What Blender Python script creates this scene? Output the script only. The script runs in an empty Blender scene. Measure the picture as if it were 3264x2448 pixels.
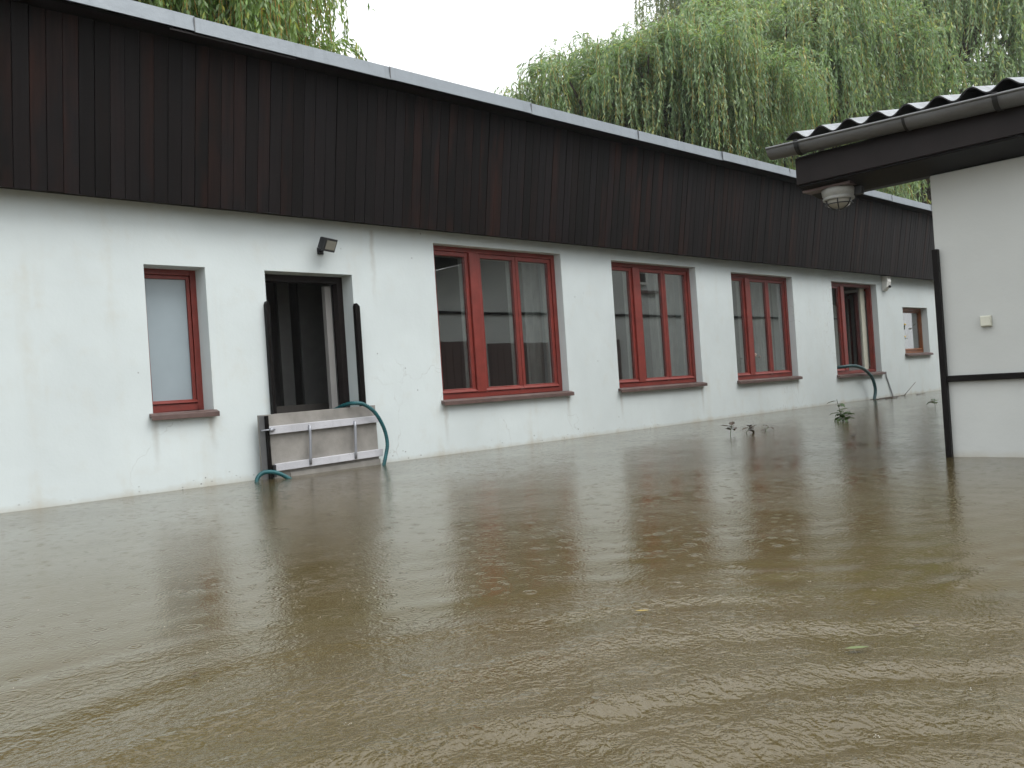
import bpy, bmesh, math, random
import numpy as np
from mathutils import Vector, Matrix
random.seed(7); RNG = np.random.default_rng(7)
R = math.radians
scene = bpy.context.scene
COL = scene.collection

# ------------------------------------------------------------------ camera
D = 6.543            # distance from the camera to the face of the long wall
H = 0.6              # camera height over the flood water
YAW, PITCH, ROLL = 0.765006, 0.00515, -0.06694
cam_d = bpy.data.cameras.new('camera'); cam = bpy.data.objects.new('camera', cam_d); COL.objects.link(cam)
cam_d.sensor_width = 36; cam_d.lens = 36 * 2763.1 / 3264; cam_d.clip_start = 0.02; cam_d.clip_end = 3000
_f = Vector((math.sin(YAW) * math.cos(PITCH), math.cos(YAW) * math.cos(PITCH), math.sin(PITCH)))
_r0 = Vector((math.cos(YAW), -math.sin(YAW), 0)); _u0 = _r0.cross(_f)
_r = math.cos(ROLL) * _r0 + math.sin(ROLL) * _u0; _u = -math.sin(ROLL) * _r0 + math.cos(ROLL) * _u0
cam.matrix_world = Matrix(((_r.x, _u.x, -_f.x, 0), (_r.y, _u.y, -_f.y, 0), (_r.z, _u.z, -_f.z, H), (0, 0, 0, 1)))
scene.camera = cam

# ------------------------------------------------------------------ sky, sun, exposure (rainy overcast)
SUN_EL, SUN_ROT = R(55), R(155)
world = bpy.data.worlds.new('World'); scene.world = world; world.use_nodes = True
wn = world.node_tree.nodes; wl = world.node_tree.links
bg = wn['Background']
sky = wn.new('ShaderNodeTexSky'); sky.sky_type = 'NISHITA'; sky.sun_disc = False
sky.sun_elevation = SUN_EL; sky.sun_rotation = SUN_ROT; sky.air_density = 1.0; sky.dust_density = 4.0; sky.ozone_density = 1.0
hs = wn.new('ShaderNodeHueSaturation'); hs.inputs['Saturation'].default_value = 0.10
mixw = wn.new('ShaderNodeMix'); mixw.data_type = 'RGBA'; mixw.inputs[0].default_value = 0.88
# overcast cloud layer, three times brighter overhead than at the horizon (standard overcast sky)
wtc = wn.new('ShaderNodeTexCoord'); wsep = wn.new('ShaderNodeSeparateXYZ'); wl.new(wtc.outputs['Generated'], wsep.inputs[0])
wmr = wn.new('ShaderNodeMapRange'); wmr.clamp = True
for _i, _v in ((1, 0.), (2, 1.), (3, 1 / 3), (4, 1.)): wmr.inputs[_i].default_value = _v
wl.new(wsep.outputs[2], wmr.inputs[0])
wml = wn.new('ShaderNodeVectorMath'); wml.operation = 'SCALE'; wml.inputs[0].default_value = (20.0, 20.6, 21.0)
wl.new(wmr.outputs[0], wml.inputs['Scale']); wl.new(wml.outputs[0], mixw.inputs[7])
wl.new(sky.outputs[0], hs.inputs['Color']); wl.new(hs.outputs[0], mixw.inputs[6]); wl.new(mixw.outputs[2], bg.inputs[0])
bg.inputs[1].default_value = 0.10
sun_d = bpy.data.lights.new('sun', 'SUN'); sun_d.energy = 1.1; sun_d.angle = R(35); sun_d.color = (1.0, 0.97, 0.93)
sun = bpy.data.objects.new('sun', sun_d); COL.objects.link(sun)
_sd = Vector((math.sin(SUN_ROT) * math.cos(SUN_EL), math.cos(SUN_ROT) * math.cos(SUN_EL), math.sin(SUN_EL)))
sun.rotation_euler = _sd.to_track_quat('Z', 'Y').to_euler()
vs = scene.view_settings; vs.view_transform = 'Standard'; vs.look = 'None'; vs.gamma = 1.0; vs.exposure = 0.55
vs.use_curve_mapping = False

# ------------------------------------------------------------------ materials
class NT:
    def __init__(s, name):
        s.m = bpy.data.materials.new(name); s.m.use_nodes = True; s.t = s.m.node_tree; s.p = s.t.nodes['Principled BSDF']
        s.out = s.t.nodes['Material Output']
    def n(s, typ, **kw):
        nd = s.t.nodes.new('ShaderNode' + typ)
        for k, v in kw.items():
            if k.startswith('i_'):
                key = k[2:].replace('_', ' ')
                nd.inputs[int(key) if key.isdigit() else key].default_value = v
            else: setattr(nd, k, v)
        return nd
    def l(s, a, b): s.t.links.new(a, b)
    def math(s, op, a, b=None, c=None, clamp=False):
        nd = s.t.nodes.new('ShaderNodeMath'); nd.operation = op; nd.use_clamp = clamp
        for i, v in enumerate((a, b, c)):
            if v is None: continue
            if isinstance(v, (int, float)): nd.inputs[i].default_value = v
            else: s.l(v, nd.inputs[i])
        return nd.outputs[0]
    def mix(s, f, a, b, mode='MIX'):
        nd = s.t.nodes.new('ShaderNodeMix'); nd.data_type = 'RGBA'; nd.blend_type = mode
        for i, v in ((0, f), (6, a), (7, b)):
            if isinstance(v, (int, float)): nd.inputs[i].default_value = v
            elif isinstance(v, tuple): nd.inputs[i].default_value = (*v, 1)[:4]
            else: s.l(v, nd.inputs[i])
        return nd.outputs[2]
    def noise(s, vec, scale, detail=3, rough=.5, dim='3D'):
        nd = s.n('TexNoise', noise_dimensions=dim); nd.inputs['Scale'].default_value = scale
        nd.inputs['Detail'].default_value = detail; nd.inputs['Roughness'].default_value = rough
        if vec is not None: s.l(vec, nd.inputs['Vector'])
        return nd.outputs['Fac']
    def ramp(s, v, a, b, va=0., vb=1.):
        nd = s.t.nodes.new('ShaderNodeMapRange'); nd.clamp = True
        for i, x in ((1, a), (2, b), (3, va), (4, vb)): nd.inputs[i].default_value = x
        s.l(v, nd.inputs[0]); return nd.outputs[0]
    def bump(s, h, dist=1.0, strength=1.0, normal=None):
        nd = s.n('Bump'); nd.inputs['Distance'].default_value = dist; nd.inputs['Strength'].default_value = strength
        s.l(h, nd.inputs['Height'])
        if normal is not None: s.l(normal, nd.inputs['Normal'])
        return nd.outputs[0]
    def scaled(s, vec, sc):
        nd = s.n('VectorMath', operation='MULTIPLY'); nd.inputs[1].default_value = sc; s.l(vec, nd.inputs[0]); return nd.outputs[0]
    def pos(s): return s.n('NewGeometry').outputs['Position']
    def obj(s): return s.n('TexCoord').outputs['Object']

def simple(name, col, rough=.6, metal=0., var=.15, scale=12., spec=.5, bump=0., bscale=60., objrand=0.):
    t = NT(name); v = t.obj()
    n = t.noise(v, scale, 4, .6)
    f = t.ramp(n, .3, .7, 1 - var, 1 + var)
    c = t.mix(1.0, col, f, 'MULTIPLY')
    if objrand:
        rnd = t.n('ObjectInfo').outputs['Random']; c = t.mix(1.0, c, t.ramp(rnd, 0, 1, 1 - objrand, 1 + objrand), 'MULTIPLY')
    t.l(c, t.p.inputs['Base Color']); t.p.inputs['Roughness'].default_value = rough; t.p.inputs['Metallic'].default_value = metal
    t.p.inputs['Specular IOR Level'].default_value = spec
    if bump: t.l(t.bump(t.noise(v, bscale, 4, .6), bump), t.p.inputs['Normal'])
    return t.m

def plaster(name, col, specks=True, dirt=.5, mould=True, runs=()):
    t = NT(name); p = t.pos()
    n1 = t.noise(p, .8, 4, .6); n2 = t.noise(p, 5., 5, .65); n3 = t.noise(p, 38., 3, .6)
    c = t.mix(t.ramp(n1, .3, .75), tuple(x * .89 for x in col), tuple(min(1, x * 1.05) for x in col))
    c = t.mix(t.ramp(n2, .55, .8, 0, .35 * dirt), c, (.52, .52, .47))
    z = t.n('SeparateXYZ'); t.l(p, z.inputs[0])
    # streaks of old rain dirt, long in z
    st = t.noise(t.scaled(p, (5., 5., .35)), 1., 4, .6)
    c = t.mix(t.math('MULTIPLY', t.ramp(st, .56, .78, 0, .45 * dirt), t.ramp(n2, .35, .65)), c, (.50, .49, .43))
    # muddy splash line just above the flood
    wl_ = t.math('SUBTRACT', z.outputs[2], t.math('MULTIPLY', t.ramp(n2, .25, .75, -1, 1), .03))
    c = t.mix(t.ramp(wl_, -.01, .05, .45, 0), c, (.36, .31, .22))
    # rusty dirt runs that dripped off the ends of the sills
    for rx, rz, ln in runs:
        wx = t.math('ADD', z.outputs[0], t.math('MULTIPLY_ADD', n2, .10, -.05 - rx)); ax_ = t.math('ABSOLUTE', wx)
        dz_ = t.math('SUBTRACT', rz, z.outputs[2])
        k_ = t.math('MULTIPLY', t.ramp(ax_, .004, .035, .42, 0), t.math('MULTIPLY', t.ramp(dz_, .0, .02), t.ramp(dz_, .05, ln, 1., 0.)))
        c = t.mix(k_, c, (.30, .27, .22))
    cr = t.n('TexVoronoi', feature='DISTANCE_TO_EDGE'); cr.inputs['Scale'].default_value = 1.1
    cw = t.n('VectorMath', operation='MULTIPLY_ADD'); t.l(p, cw.inputs[0]); cw.inputs[1].default_value = (1, 1, 1); cn = t.n('TexNoise'); cn.inputs['Scale'].default_value = 2.2; cn.inputs['Detail'].default_value = 5.; t.l(p, cn.inputs['Vector']); t.l(cn.outputs['Color'], cw.inputs[2]); t.l(cw.outputs[0], cr.inputs['Vector'])
    c = t.mix(t.math('MULTIPLY', t.ramp(cr.outputs['Distance'], .0015, .006, .4, 0), t.ramp(n1, .55, .62)), c, (.30, .29, .26))
    if mould:   # dark flecks: a row along the water, a sprinkle on the rest
        vo = t.n('TexVoronoi', feature='F1'); vo.inputs['Scale'].default_value = 34; t.l(t.scaled(p, (1, 1, 1.6)), vo.inputs['Vector'])
        rr = t.n('SeparateColor'); t.l(vo.outputs['Color'], rr.inputs[0])
        near = t.ramp(z.outputs[2], .01, .11, .82, 1.0)
        blot = t.math('MULTIPLY', t.ramp(n1, .47, .56), t.math('GREATER_THAN', rr.outputs[0], near))
        c = t.mix(t.math('MULTIPLY', blot, t.ramp(vo.outputs['Distance'], .14, .34, .8, 0)), c, (.06, .055, .045))
        vo2 = t.n('TexVoronoi', feature='F1'); vo2.inputs['Scale'].default_value = 6.5; t.l(t.scaled(p, (1, 1, 1.)), vo2.inputs['Vector'])
        r2 = t.n('SeparateColor'); t.l(vo2.outputs['Color'], r2.inputs[0])
        c = t.mix(t.math('MULTIPLY', t.math('GREATER_THAN', r2.outputs[0], .74), t.ramp(vo2.outputs['Distance'], .025, .055, .7, 0)), c, (.08, .07, .06))
    t.l(c, t.p.inputs['Base Color']); t.p.inputs['Roughness'].default_value = .85; t.p.inputs['Specular IOR Level'].default_value = .25
    hgt = t.math('ADD', t.math('MULTIPLY', n3, .0006), t.math('ADD', t.math('MULTIPLY', n2, .0022), t.math('MULTIPLY', n1, .010)))
    t.l(t.bump(hgt, 1.0), t.p.inputs['Normal'])
    return t.m

def plank_mat():
    t = NT('stained_plank'); v = t.obj(); rnd = t.n('ObjectInfo').outputs['Random']
    off = t.n('Combine' + 'XYZ'); t.l(t.math('MULTIPLY', rnd, 37.), off.inputs[0]); t.l(t.math('MULTIPLY', rnd, 91.), off.inputs[2])
    va = t.n('VectorMath', operation='ADD'); t.l(v, va.inputs[0]); t.l(off.outputs[0], va.inputs[1])
    g = t.noise(t.scaled(va.outputs[0], (70, 70, 2.2)), 1., 5, .65)
    b = t.noise(t.scaled(va.outputs[0], (6, 6, 1.1)), 1., 3, .6)
    r2 = t.math('FRACT', t.math('MULTIPLY', rnd, 13.7))
    c = t.mix(t.ramp(rnd, .1, .95), (.0052, .0042, .0040), (.0115, .0092, .0098))
    c = t.mix(t.math('MULTIPLY', t.ramp(b, .42, .68), t.ramp(r2, .45, 1., .05, .75)), c, (.044, .0140, .0078))
    c = t.mix(t.ramp(g, .4, .7, 0, .55), c, (.005, .0042, .0042))
    t.l(c, t.p.inputs['Base Color'])
    t.l(t.ramp(g, .3, .7, .45, .65), t.p.inputs['Roughness']); t.p.inputs['Specular IOR Level'].default_value = .13
    t.l(t.bump(g, .0012), t.p.inputs['Normal'])
    return t.m

def frame_mat(name, col, spec=.5):
    t = NT(name); v = t.obj(); p = t.pos()
    n = t.noise(p, 7., 4, .6); g = t.noise(t.scaled(p, (60, 60, 5)), 1., 4, .6)
    c = t.mix(t.ramp(n, .35, .7), tuple(x * .82 for x in col), tuple(x * 1.12 for x in col))
    c = t.mix(t.ramp(g, .55, .8, 0, .35), c, tuple(x * .55 for x in col))
    t.l(c, t.p.inputs['Base Color']); t.p.inputs['Specular IOR Level'].default_value = spec; t.p.inputs['Roughness'].default_value = .42; t.l(t.bump(g, .0006), t.p.inputs['Normal'])
    return t.m

def metal_mat(name, col, rough=.4, metal=.7, streak=True):
    t = NT(name); p = t.pos()
    n = t.noise(p, 3.5, 5, .65); s2 = t.noise(t.scaled(p, (14, 14, 2)), 1., 3, .6); n3 = t.noise(p, 60, 3, .6)
    c = t.mix(t.ramp(n, .3, .7), tuple(x * .86 for x in col), tuple(min(1, x * 1.1) for x in col))
    c = t.mix(t.ramp(s2, .55, .75, 0, .35), c, tuple(x * .6 for x in col))
    c = t.mix(t.math('MULTIPLY', t.ramp(n3, .66, .74), t.ramp(n, .5, .6)), c, (.10, .09, .085))
    t.l(c, t.p.inputs['Base Color']); t.p.inputs['Metallic'].default_value = metal
    t.l(t.ramp(n, .3, .7, rough * .8, rough * 1.25), t.p.inputs['Roughness'])
    t.l(t.bump(n, .006), t.p.inputs['Normal'])
    return t.m

def glass_mat(name, refl=.16, tint=(.92, .95, .95)):
    t = NT(name); t.t.nodes.remove(t.p)
    lw = t.n('LayerWeight'); lw.inputs['Blend'].default_value = .5
    tr = t.n('BsdfTransparent'); tr.inputs[0].default_value = (*tint, 1)
    gl = t.n('BsdfGlossy'); gl.inputs['Roughness'].default_value = .01
    p = t.pos(); t.l(t.bump(t.noise(p, 1.3, 2, .4), .0010), gl.inputs['Normal'])
    mx = t.n('MixShader'); t.l(t.math('MULTIPLY_ADD', t.math('POWER', lw.outputs['Facing'], 4.), .8, refl, clamp=True), mx.inputs[0])
    t.l(tr.outputs[0], mx.inputs[1]); t.l(gl.outputs[0], mx.inputs[2]); t.l(mx.outputs[0], t.out.inputs[0])
    return t.m

def curtain_mat():
    t = NT('net_curtain'); t.t.nodes.remove(t.p)
    d = t.n('BsdfDiffuse'); d.inputs[0].default_value = (.78, .78, .74, 1)
    tl = t.n('BsdfTranslucent'); tl.inputs[0].default_value = (.7, .7, .66, 1)
    tr = t.n('BsdfTransparent'); m1 = t.n('MixShader'); m1.inputs[0].default_value = .4
    t.l(d.outputs[0], m1.inputs[1]); t.l(tl.outputs[0], m1.inputs[2])
    m2 = t.n('MixShader'); v = t.obj()
    t.l(t.ramp(t.noise(t.scaled(v, (1, 1, .4)), 14., 2, .5), .35, .65, .55, .70), m2.inputs[0]); t.l(tr.outputs[0], m2.inputs[1]); t.l(m1.outputs[0], m2.inputs[2])
    t.l(m2.outputs[0], t.out.inputs[0]); return t.m

def leaf_mat(name, a, b, c3, trans=.42):
    t = NT(name); g = t.n('NewGeometry'); rnd = g.outputs['Random Per Island']
    n = t.noise(g.outputs['Position'], .55, 3, .6)
    c = t.mix(t.ramp(n, .35, .65), a, b)
    c = t.mix(t.ramp(rnd, .88, 1.0, 0, .9), c, c3)
    c = t.mix(1.0, c, t.ramp(rnd, 0, .8, .62, 1.3), 'MULTIPLY')
    t.t.nodes.remove(t.p)
    d = t.n('BsdfPrincipled'); d.inputs['Roughness'].default_value = .42; d.inputs['Specular IOR Level'].default_value = .5; t.l(c, d.inputs['Base Color'])
    tl = t.n('BsdfTranslucent'); t.l(t.mix(1.0, c, (1.25, 1.3, .7), 'MULTIPLY'), tl.inputs[0])
    m = t.n('MixShader'); m.inputs[0].default_value = trans; t.l(d.outputs[0], m.inputs[1]); t.l(tl.outputs[0], m.inputs[2]); t.l(m.outputs[0], t.out.inputs[0])
    return t.m

def water_mat():
    t = NT('muddy_flood_water'); p = t.pos()
    z = t.n('SeparateXYZ'); t.l(p, z.inputs[0])
    n = t.noise(p, .5, 4, .6); n2 = t.noise(p, 2.2, 3, .6)
    c = t.mix(t.ramp(n, .35, .68), (.066, .049, .018), (.082, .063, .028))
    c = t.mix(t.ramp(n2, .5, .75, 0, .4), c, (.062, .053, .017))
    t.l(c, t.p.inputs['Base Color']); t.p.inputs['Roughness'].default_value = .035; t.p.inputs['IOR'].default_value = 1.47
    flat = t.n('CombineXYZ'); t.l(z.outputs[0], flat.inputs[0]); t.l(z.outputs[1], flat.inputs[1]); fv = flat.outputs[0]
    def rings(scale, off, amp, kk):
        sc = t.n('VectorMath', operation='MULTIPLY_ADD'); t.l(fv, sc.inputs[0]); sc.inputs[1].default_value = (scale, scale, 0); sc.inputs[2].default_value = (off, off * .7, 0)
        vo = t.n('TexVoronoi', voronoi_dimensions='2D', feature='F1'); vo.inputs['Scale'].default_value = 1.0; vo.inputs['Randomness'].default_value = 1.0
        t.l(sc.outputs[0], vo.inputs['Vector'])
        col = t.n('SeparateColor'); t.l(vo.outputs['Color'], col.inputs[0])
        rho = t.math('MULTIPLY', col.outputs[0], .36)
        d = t.math('SUBTRACT', vo.outputs['Distance'], rho)
        e = t.math('EXPONENT', t.math('MULTIPLY', t.math('MULTIPLY', d, d), -120.))
        s = t.math('COSINE', t.math('MULTIPLY', d, kk))
        a = t.math('MULTIPLY', t.math('SUBTRACT', 1.15, col.outputs[0]), t.math('GREATER_THAN', col.outputs[1], .35))
        return t.math('MULTIPLY', t.math('MULTIPLY', e, s), t.math('MULTIPLY', a, amp))
    h = t.math('ADD', rings(7.5, 3.1, .0009, 44.), rings(13., 17.7, .0006, 40.))
    def nz(scale, det, dist, vec=None):
        nd = t.n('TexNoise', noise_dimensions='2D'); nd.inputs['Scale'].default_value = scale; nd.inputs['Detail'].default_value = det; nd.inputs['Roughness'].default_value = .55; nd.inputs['Distortion'].default_value = dist
        t.l(fv if vec is None else vec, nd.inputs['Vector']); return nd.outputs['Fac']
    # the yard is stirred up where somebody wades; elsewhere rain roughens it in patches
    dv = t.n('VectorMath', operation='DISTANCE'); t.l(fv, dv.inputs[0]); dv.inputs[1].default_value = (.35, -.25, 0)
    stir = t.ramp(t.math('ADD', dv.outputs['Value'], t.math('MULTIPLY', nz(1.7, 2., .5), 1.1)), 1.9, 3.1, 1., 0.)
    patch = t.ramp(nz(1.3, 3., .4), .36, .66, .42, .90)
    t.l(t.math('MULTIPLY_ADD', stir, -.06, .085), t.p.inputs['Roughness'])
    fine = t.math('ADD', t.math('MULTIPLY', nz(140., 2., 0.), .0008), t.math('MULTIPLY', nz(60., 2., .2), .0012))
    h = t.math('ADD', h, t.math('MULTIPLY', fine, t.math('ADD', patch, t.math('MULTIPLY', stir, 1.6))))
    h = t.math('ADD', h, t.math('MULTIPLY', t.math('MULTIPLY', nz(31., 2., .3), .0098), t.math('MULTIPLY_ADD', stir, 1., .025)))
    h = t.math('ADD', h, t.math('MULTIPLY', nz(6., 2., .3), .0009))
    t.l(t.bump(h, 1.0), t.p.inputs['Normal'])
    return t.m

M = {}
M['plaster'] = plaster('white_plaster', (.605, .660, .662), dirt=1.1, runs=((2.56, .54, .40), (3.01, .54, .30), (5.36, .48, .42), (7.13, .48, .30), (8.07, .46, .35), (9.76, .46, .42), (12.33, .45, .30), (4.62, 2.14, .75)))
M['plaster_shed'] = plaster('outbuilding_plaster', (.55, .565, .545), dirt=.7)
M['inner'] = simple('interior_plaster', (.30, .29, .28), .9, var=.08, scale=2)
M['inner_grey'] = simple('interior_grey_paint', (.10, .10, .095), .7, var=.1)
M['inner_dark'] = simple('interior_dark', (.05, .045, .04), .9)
M['inner_white'] = simple('interior_white_paint', (.55, .55, .52), .6, var=.06)
M['plank'] = plank_mat()
M['backing'] = simple('cladding_backing', (.006, .005, .005), .9)
M['red'] = frame_mat('red_window_paint', (.195, .031, .023))
M['orange'] = frame_mat('orange_brown_varnish', (.22, .075, .022))
M['darkwood'] = frame_mat('dark_brown_paint', (.014, .0095, .009), .2)
M['batten'] = frame_mat('black_brown_batten', (.007, .0058, .0056), .12)
M['sill'] = simple('brown_sill_metal', (.105, .066, .058), .5, var=.25, scale=9)
M['glass'] = glass_mat('window_glass', .29)
M['curtain'] = curtain_mat()
M['frost'] = simple('frosted_glass', (.30, .355, .385), .35, var=.06, scale=3)
M['zinc'] = metal_mat('galvanised_flashing', (.215, .24, .262), .5, .35)
M['gutter'] = metal_mat('grey_gutter_zinc', (.15, .152, .155), .5, .5)
M['bracket'] = metal_mat('dark_gutter_bracket', (.018, .018, .018), .5, .3)
M['fibre'] = simple('fibre_cement_sheet', (.21, .222, .235), .6, var=.35, scale=10, bump=.0015, bscale=60)
M['fibre_dark'] = simple('dark_sheet_underside', (.020, .019, .019), .8, var=.4, scale=14)  # much darker sheet colour for every face not turned upward, edges included
M['board'] = simple('weathered_plywood', (.235, .222, .203), .7, var=.25, scale=5, bump=.001)
M['alu'] = metal_mat('painted_rail', (.50, .50, .53), .5, .1)
M['steel'] = metal_mat('grey_strut', (.33, .34, .37), .4, .5)
M['hose'] = simple('teal_hose', (.008, .085, .095), .38, var=.25, scale=20)
M['hose2'] = simple('dark_green_hose', (.012, .055, .060), .4, var=.25, scale=20)
M['black'] = simple('black_plastic', (.016, .017, .019), .45, var=.2)
M['lens'] = simple('floodlight_lens', (.20, .195, .165), .2, var=.12)
M['white'] = simple('white_plastic', (.70, .70, .66), .5, var=.06)
M['cream'] = simple('cream_plastic', (.56, .56, .47), .5, var=.06)
M['lampgrey'] = simple('lamp_housing', (.30, .30, .28), .5, var=.15)
M['milk'] = simple('lamp_glass', (.30, .29, .25), .15, var=.1)
M['bark'] = simple('willow_bark', (.075, .06, .045), .9, var=.4, scale=8, bump=.03, bscale=9)
M['twig'] = simple('yellow_twig', (.32, .19, .03), .6, var=.3, scale=3)
M['leaf'] = leaf_mat('willow_leaf', (.170, .262, .128), (.240, .325, .182), (.37, .35, .12))
M['leaf_far'] = leaf_mat('willow_leaf_grey', (.16, .205, .11), (.205, .25, .15), (.32, .28, .10))
M['leaf_near'] = leaf_mat('willow_leaf_bright', (.160, .262, .075), (.23, .325, .122), (.38, .35, .08))
M['weed'] = leaf_mat('weed_leaf', (.030, .075, .015), (.05, .10, .02), (.05, .035, .02))
M['deadleaf'] = simple('brown_leaf', (.05, .03, .015), .6, var=.4)
M['yellowleaf'] = simple('yellow_leaf', (.20, .14, .02), .6, var=.3)
M['paleleaf'] = simple('pale_green_leaf', (.075, .10, .03), .6, var=.3)
M['rope'] = simple('pale_cord', (.35, .36, .38), .7)
M['terracotta'] = simple('flower_pot', (.30, .12, .06), .8)
M['petal'] = simple('pale_petal', (.60, .42, .36), .6)
M['petal_y'] = simple('yellow_petal', (.60, .42, .05), .6)
M['water'] = water_mat()
M['splash'] = simple('splash_water', (.62, .60, .57), .08, var=.05)

# ------------------------------------------------------------------ mesh helpers
class MB:
    def __init__(s): s.v = []; s.f = []; s.smooth = []
    def add(s, verts, faces, smooth=False):
        o = len(s.v); s.v += [tuple(v) for v in verts]; s.f += [tuple(i + o for i in f) for f in faces]; s.smooth += [smooth] * len(faces)
    def box(s, x0, x1, y0, y1, z0, z1):
        s.add([(x0, y0, z0), (x1, y0, z0), (x1, y1, z0), (x0, y1, z0), (x0, y0, z1), (x1, y0, z1), (x1, y1, z1), (x0, y1, z1)],
              [(0, 3, 2, 1), (4, 5, 6, 7), (0, 1, 5, 4), (1, 2, 6, 5), (2, 3, 7, 6), (3, 0, 4, 7)]); return s
    def prism(s, prof, axis, a, b):
        # profile of 2-tuples extruded along an axis from a to b; profile given in the two other axes (cyclic order kept x,y,z)
        def P(p, t): return {'x': (t, p[0], p[1]), 'y': (p[0], t, p[1]), 'z': (p[0], p[1], t)}[axis]
        n = len(prof); vs_ = [P(p, a) for p in prof] + [P(p, b) for p in prof]
        s.add(vs_, [tuple(range(n)), tuple(range(2 * n - 1, n - 1, -1))] + [(i, i + n, (i + 1) % n + n, (i + 1) % n) for i in range(n)]); return s
    def tube(s, pts, rad, n=8, cap=True):
        pts = [Vector(p) for p in pts]; rads = rad if hasattr(rad, '__len__') else [rad] * len(pts)
        vs_ = []; up = None
        for i, p in enumerate(pts):
            t = (pts[min(i + 1, len(pts) - 1)] - pts[max(i - 1, 0)]).normalized()
            if up is None: up = t.orthogonal().normalized()
            up = (up - t * up.dot(t)).normalized(); w = t.cross(up)
            for k in range(n):
                a = 2 * math.pi * k / n; vs_.append(p + (up * math.cos(a) + w * math.sin(a)) * rads[i])
        fs = [(i * n + k, i * n + (k + 1) % n, (i + 1) * n + (k + 1) % n, (i + 1) * n + k) for i in range(len(pts) - 1) for k in range(n)]
        s.add(vs_, fs, True)
        if cap: s.add(vs_[:n], [tuple(range(n - 1, -1, -1))]); s.add(vs_[-n:], [tuple(range(n))])
        return s
    def lathe(s, prof, c, n=20, axis=(0, 0, 1)):
        q = Vector((0, 0, 1)).rotation_difference(Vector(axis)); c = Vector(c); vs_ = []
        for r, h in prof:
            for k in range(n):
                a = 2 * math.pi * k / n; vs_.append(c + q @ Vector((r * math.cos(a), r * math.sin(a), h)))
        s.add(vs_, [(i * n + k, i * n + (k + 1) % n, (i + 1) * n + (k + 1) % n, (i + 1) * n + k) for i in range(len(prof) - 1) for k in range(n)], True)
        return s
    def build(s, name, mat, parent=None, bevel=0, loc=None):
        me = bpy.data.meshes.new(name); me.from_pydata(s.v, [], s.f); me.validate(); 
        me.polygons.foreach_set('use_smooth', s.smooth if len(s.smooth) == len(me.polygons) else [False] * len(me.polygons))
        me.materials.append(M[mat]); me.update()
        bm = bmesh.new(); bm.from_mesh(me); bmesh.ops.remove_doubles(bm, verts=bm.verts, dist=1e-5); bmesh.ops.recalc_face_normals(bm, faces=bm.faces); bm.to_mesh(me); bm.free()
        o = bpy.data.objects.new(name, me); COL.objects.link(o)
        if loc is not None:
            o.location = loc; me.transform(Matrix.Translation(-Vector(loc)))
        if bevel:
            b = o.modifiers.new('bevel', 'BEVEL'); b.width = bevel; b.segments = 2; b.limit_method = 'ANGLE'; b.angle_limit = R(40)
        if parent is not None: attach(o, parent)
        return o
def attach(o, parent):
    o.parent = parent; bpy.context.view_layer.update()
    mw = Matrix.Identity(4); q = parent
    # parents here never rotate or scale: subtract the accumulated location
    loc = Vector((0, 0, 0))
    while q is not None: loc += q.location; q = q.parent
    o.location = o.location - loc
def empty(name, loc, label, cat, group=None):
    o = bpy.data.objects.new(name, None); COL.objects.link(o); o.location = loc; o.empty_display_size = .2
    return tag(o, label, cat, group)
def tag(o, label=None, cat=None, group=None, kind=None):
    for k, v in (('label', label), ('category', cat), ('group', group), ('kind', kind)):
        if v: o[k] = v
    return o
def catmull(pts, n=6):
    P = [Vector(p) for p in pts]; P = [2 * P[0] - P[1]] + P + [2 * P[-1] - P[-2]]; out = []
    for i in range(1, len(P) - 2):
        for k in range(n):
            t = k / n; a, b, c, d = P[i - 1:i + 3]
            out.append(.5 * ((2 * b) + (c - a) * t + (2 * a - 5 * b + 4 * c - d) * t * t + (3 * b - a - 3 * c + d) * t ** 3))
    out.append(P[-2]); return out
def np_mesh(name, V, F, mat, smooth=False):
    me = bpy.data.meshes.new(name); nv = len(V); nf, k = F.shape
    me.vertices.add(nv); me.vertices.foreach_set('co', V.astype(np.float32).ravel())
    me.loops.add(nf * k); me.loops.foreach_set('vertex_index', F.astype(np.int32).ravel())
    me.polygons.add(nf); me.polygons.foreach_set('loop_start', np.arange(0, nf * k, k, dtype=np.int32))
    if smooth: me.polygons.foreach_set('use_smooth', np.ones(nf, bool))
    me.update(calc_edges=True); me.materials.append(M[mat])
    o = bpy.data.objects.new(name, me); COL.objects.link(o); return o

# ------------------------------------------------------------------ the flood water: one sheet to the horizon, with real swell near the camera
def axis(a0, a1, step, far, g=1.045):
    mid = list(np.arange(a0, a1 + 1e-6, step)); s = step; lo = []; hi = []; x = a0
    while x > -far: s *= g * 1.03; x -= s; lo.append(x)
    s = step; x = a1
    while x < far: s *= g if x < 22 else 1.35; x += s; hi.append(x)
    return np.array(lo[::-1] + mid + hi)
gx = axis(.2, 4.2, .016, 900.); gy = axis(.2, 2.6, .016, 900., 1.02)
X, Y = np.meshgrid(gx, gy)
r1 = np.hypot(X - .35, Y + .55); r2 = np.hypot(X - 2.2, Y + .9); r3 = np.hypot(X - 5.7, Y - 1.2)
def train(r, lam, amp, ph, r0, fall): return amp * np.sin(2 * np.pi * r / lam + ph) * np.exp(-np.clip(r - r0, 0, None) / fall)
wob = .55 * np.sin(X * 1.9 + Y * .7) + .5 * np.sin(Y * 2.3 - X * 1.1 + 1.) + .45 * np.sin(X * 5.1 - Y * 3.3) + .35 * np.sin(X * 4.2 + Y * 6.1 + 2.)
Zw = train(r1 + .09 * wob, .27, .0042, 0., 2.1, .45) + train(r1 * 1.03 + .05 * wob, .15, .0022, 1., 1.9, .45)
Zw += train(r2 + .08 * wob, .19, .0032, .6, 1.5, .45) + train(r3 + .05 * wob, .19, .0007, 2., .2, 1.4)
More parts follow.
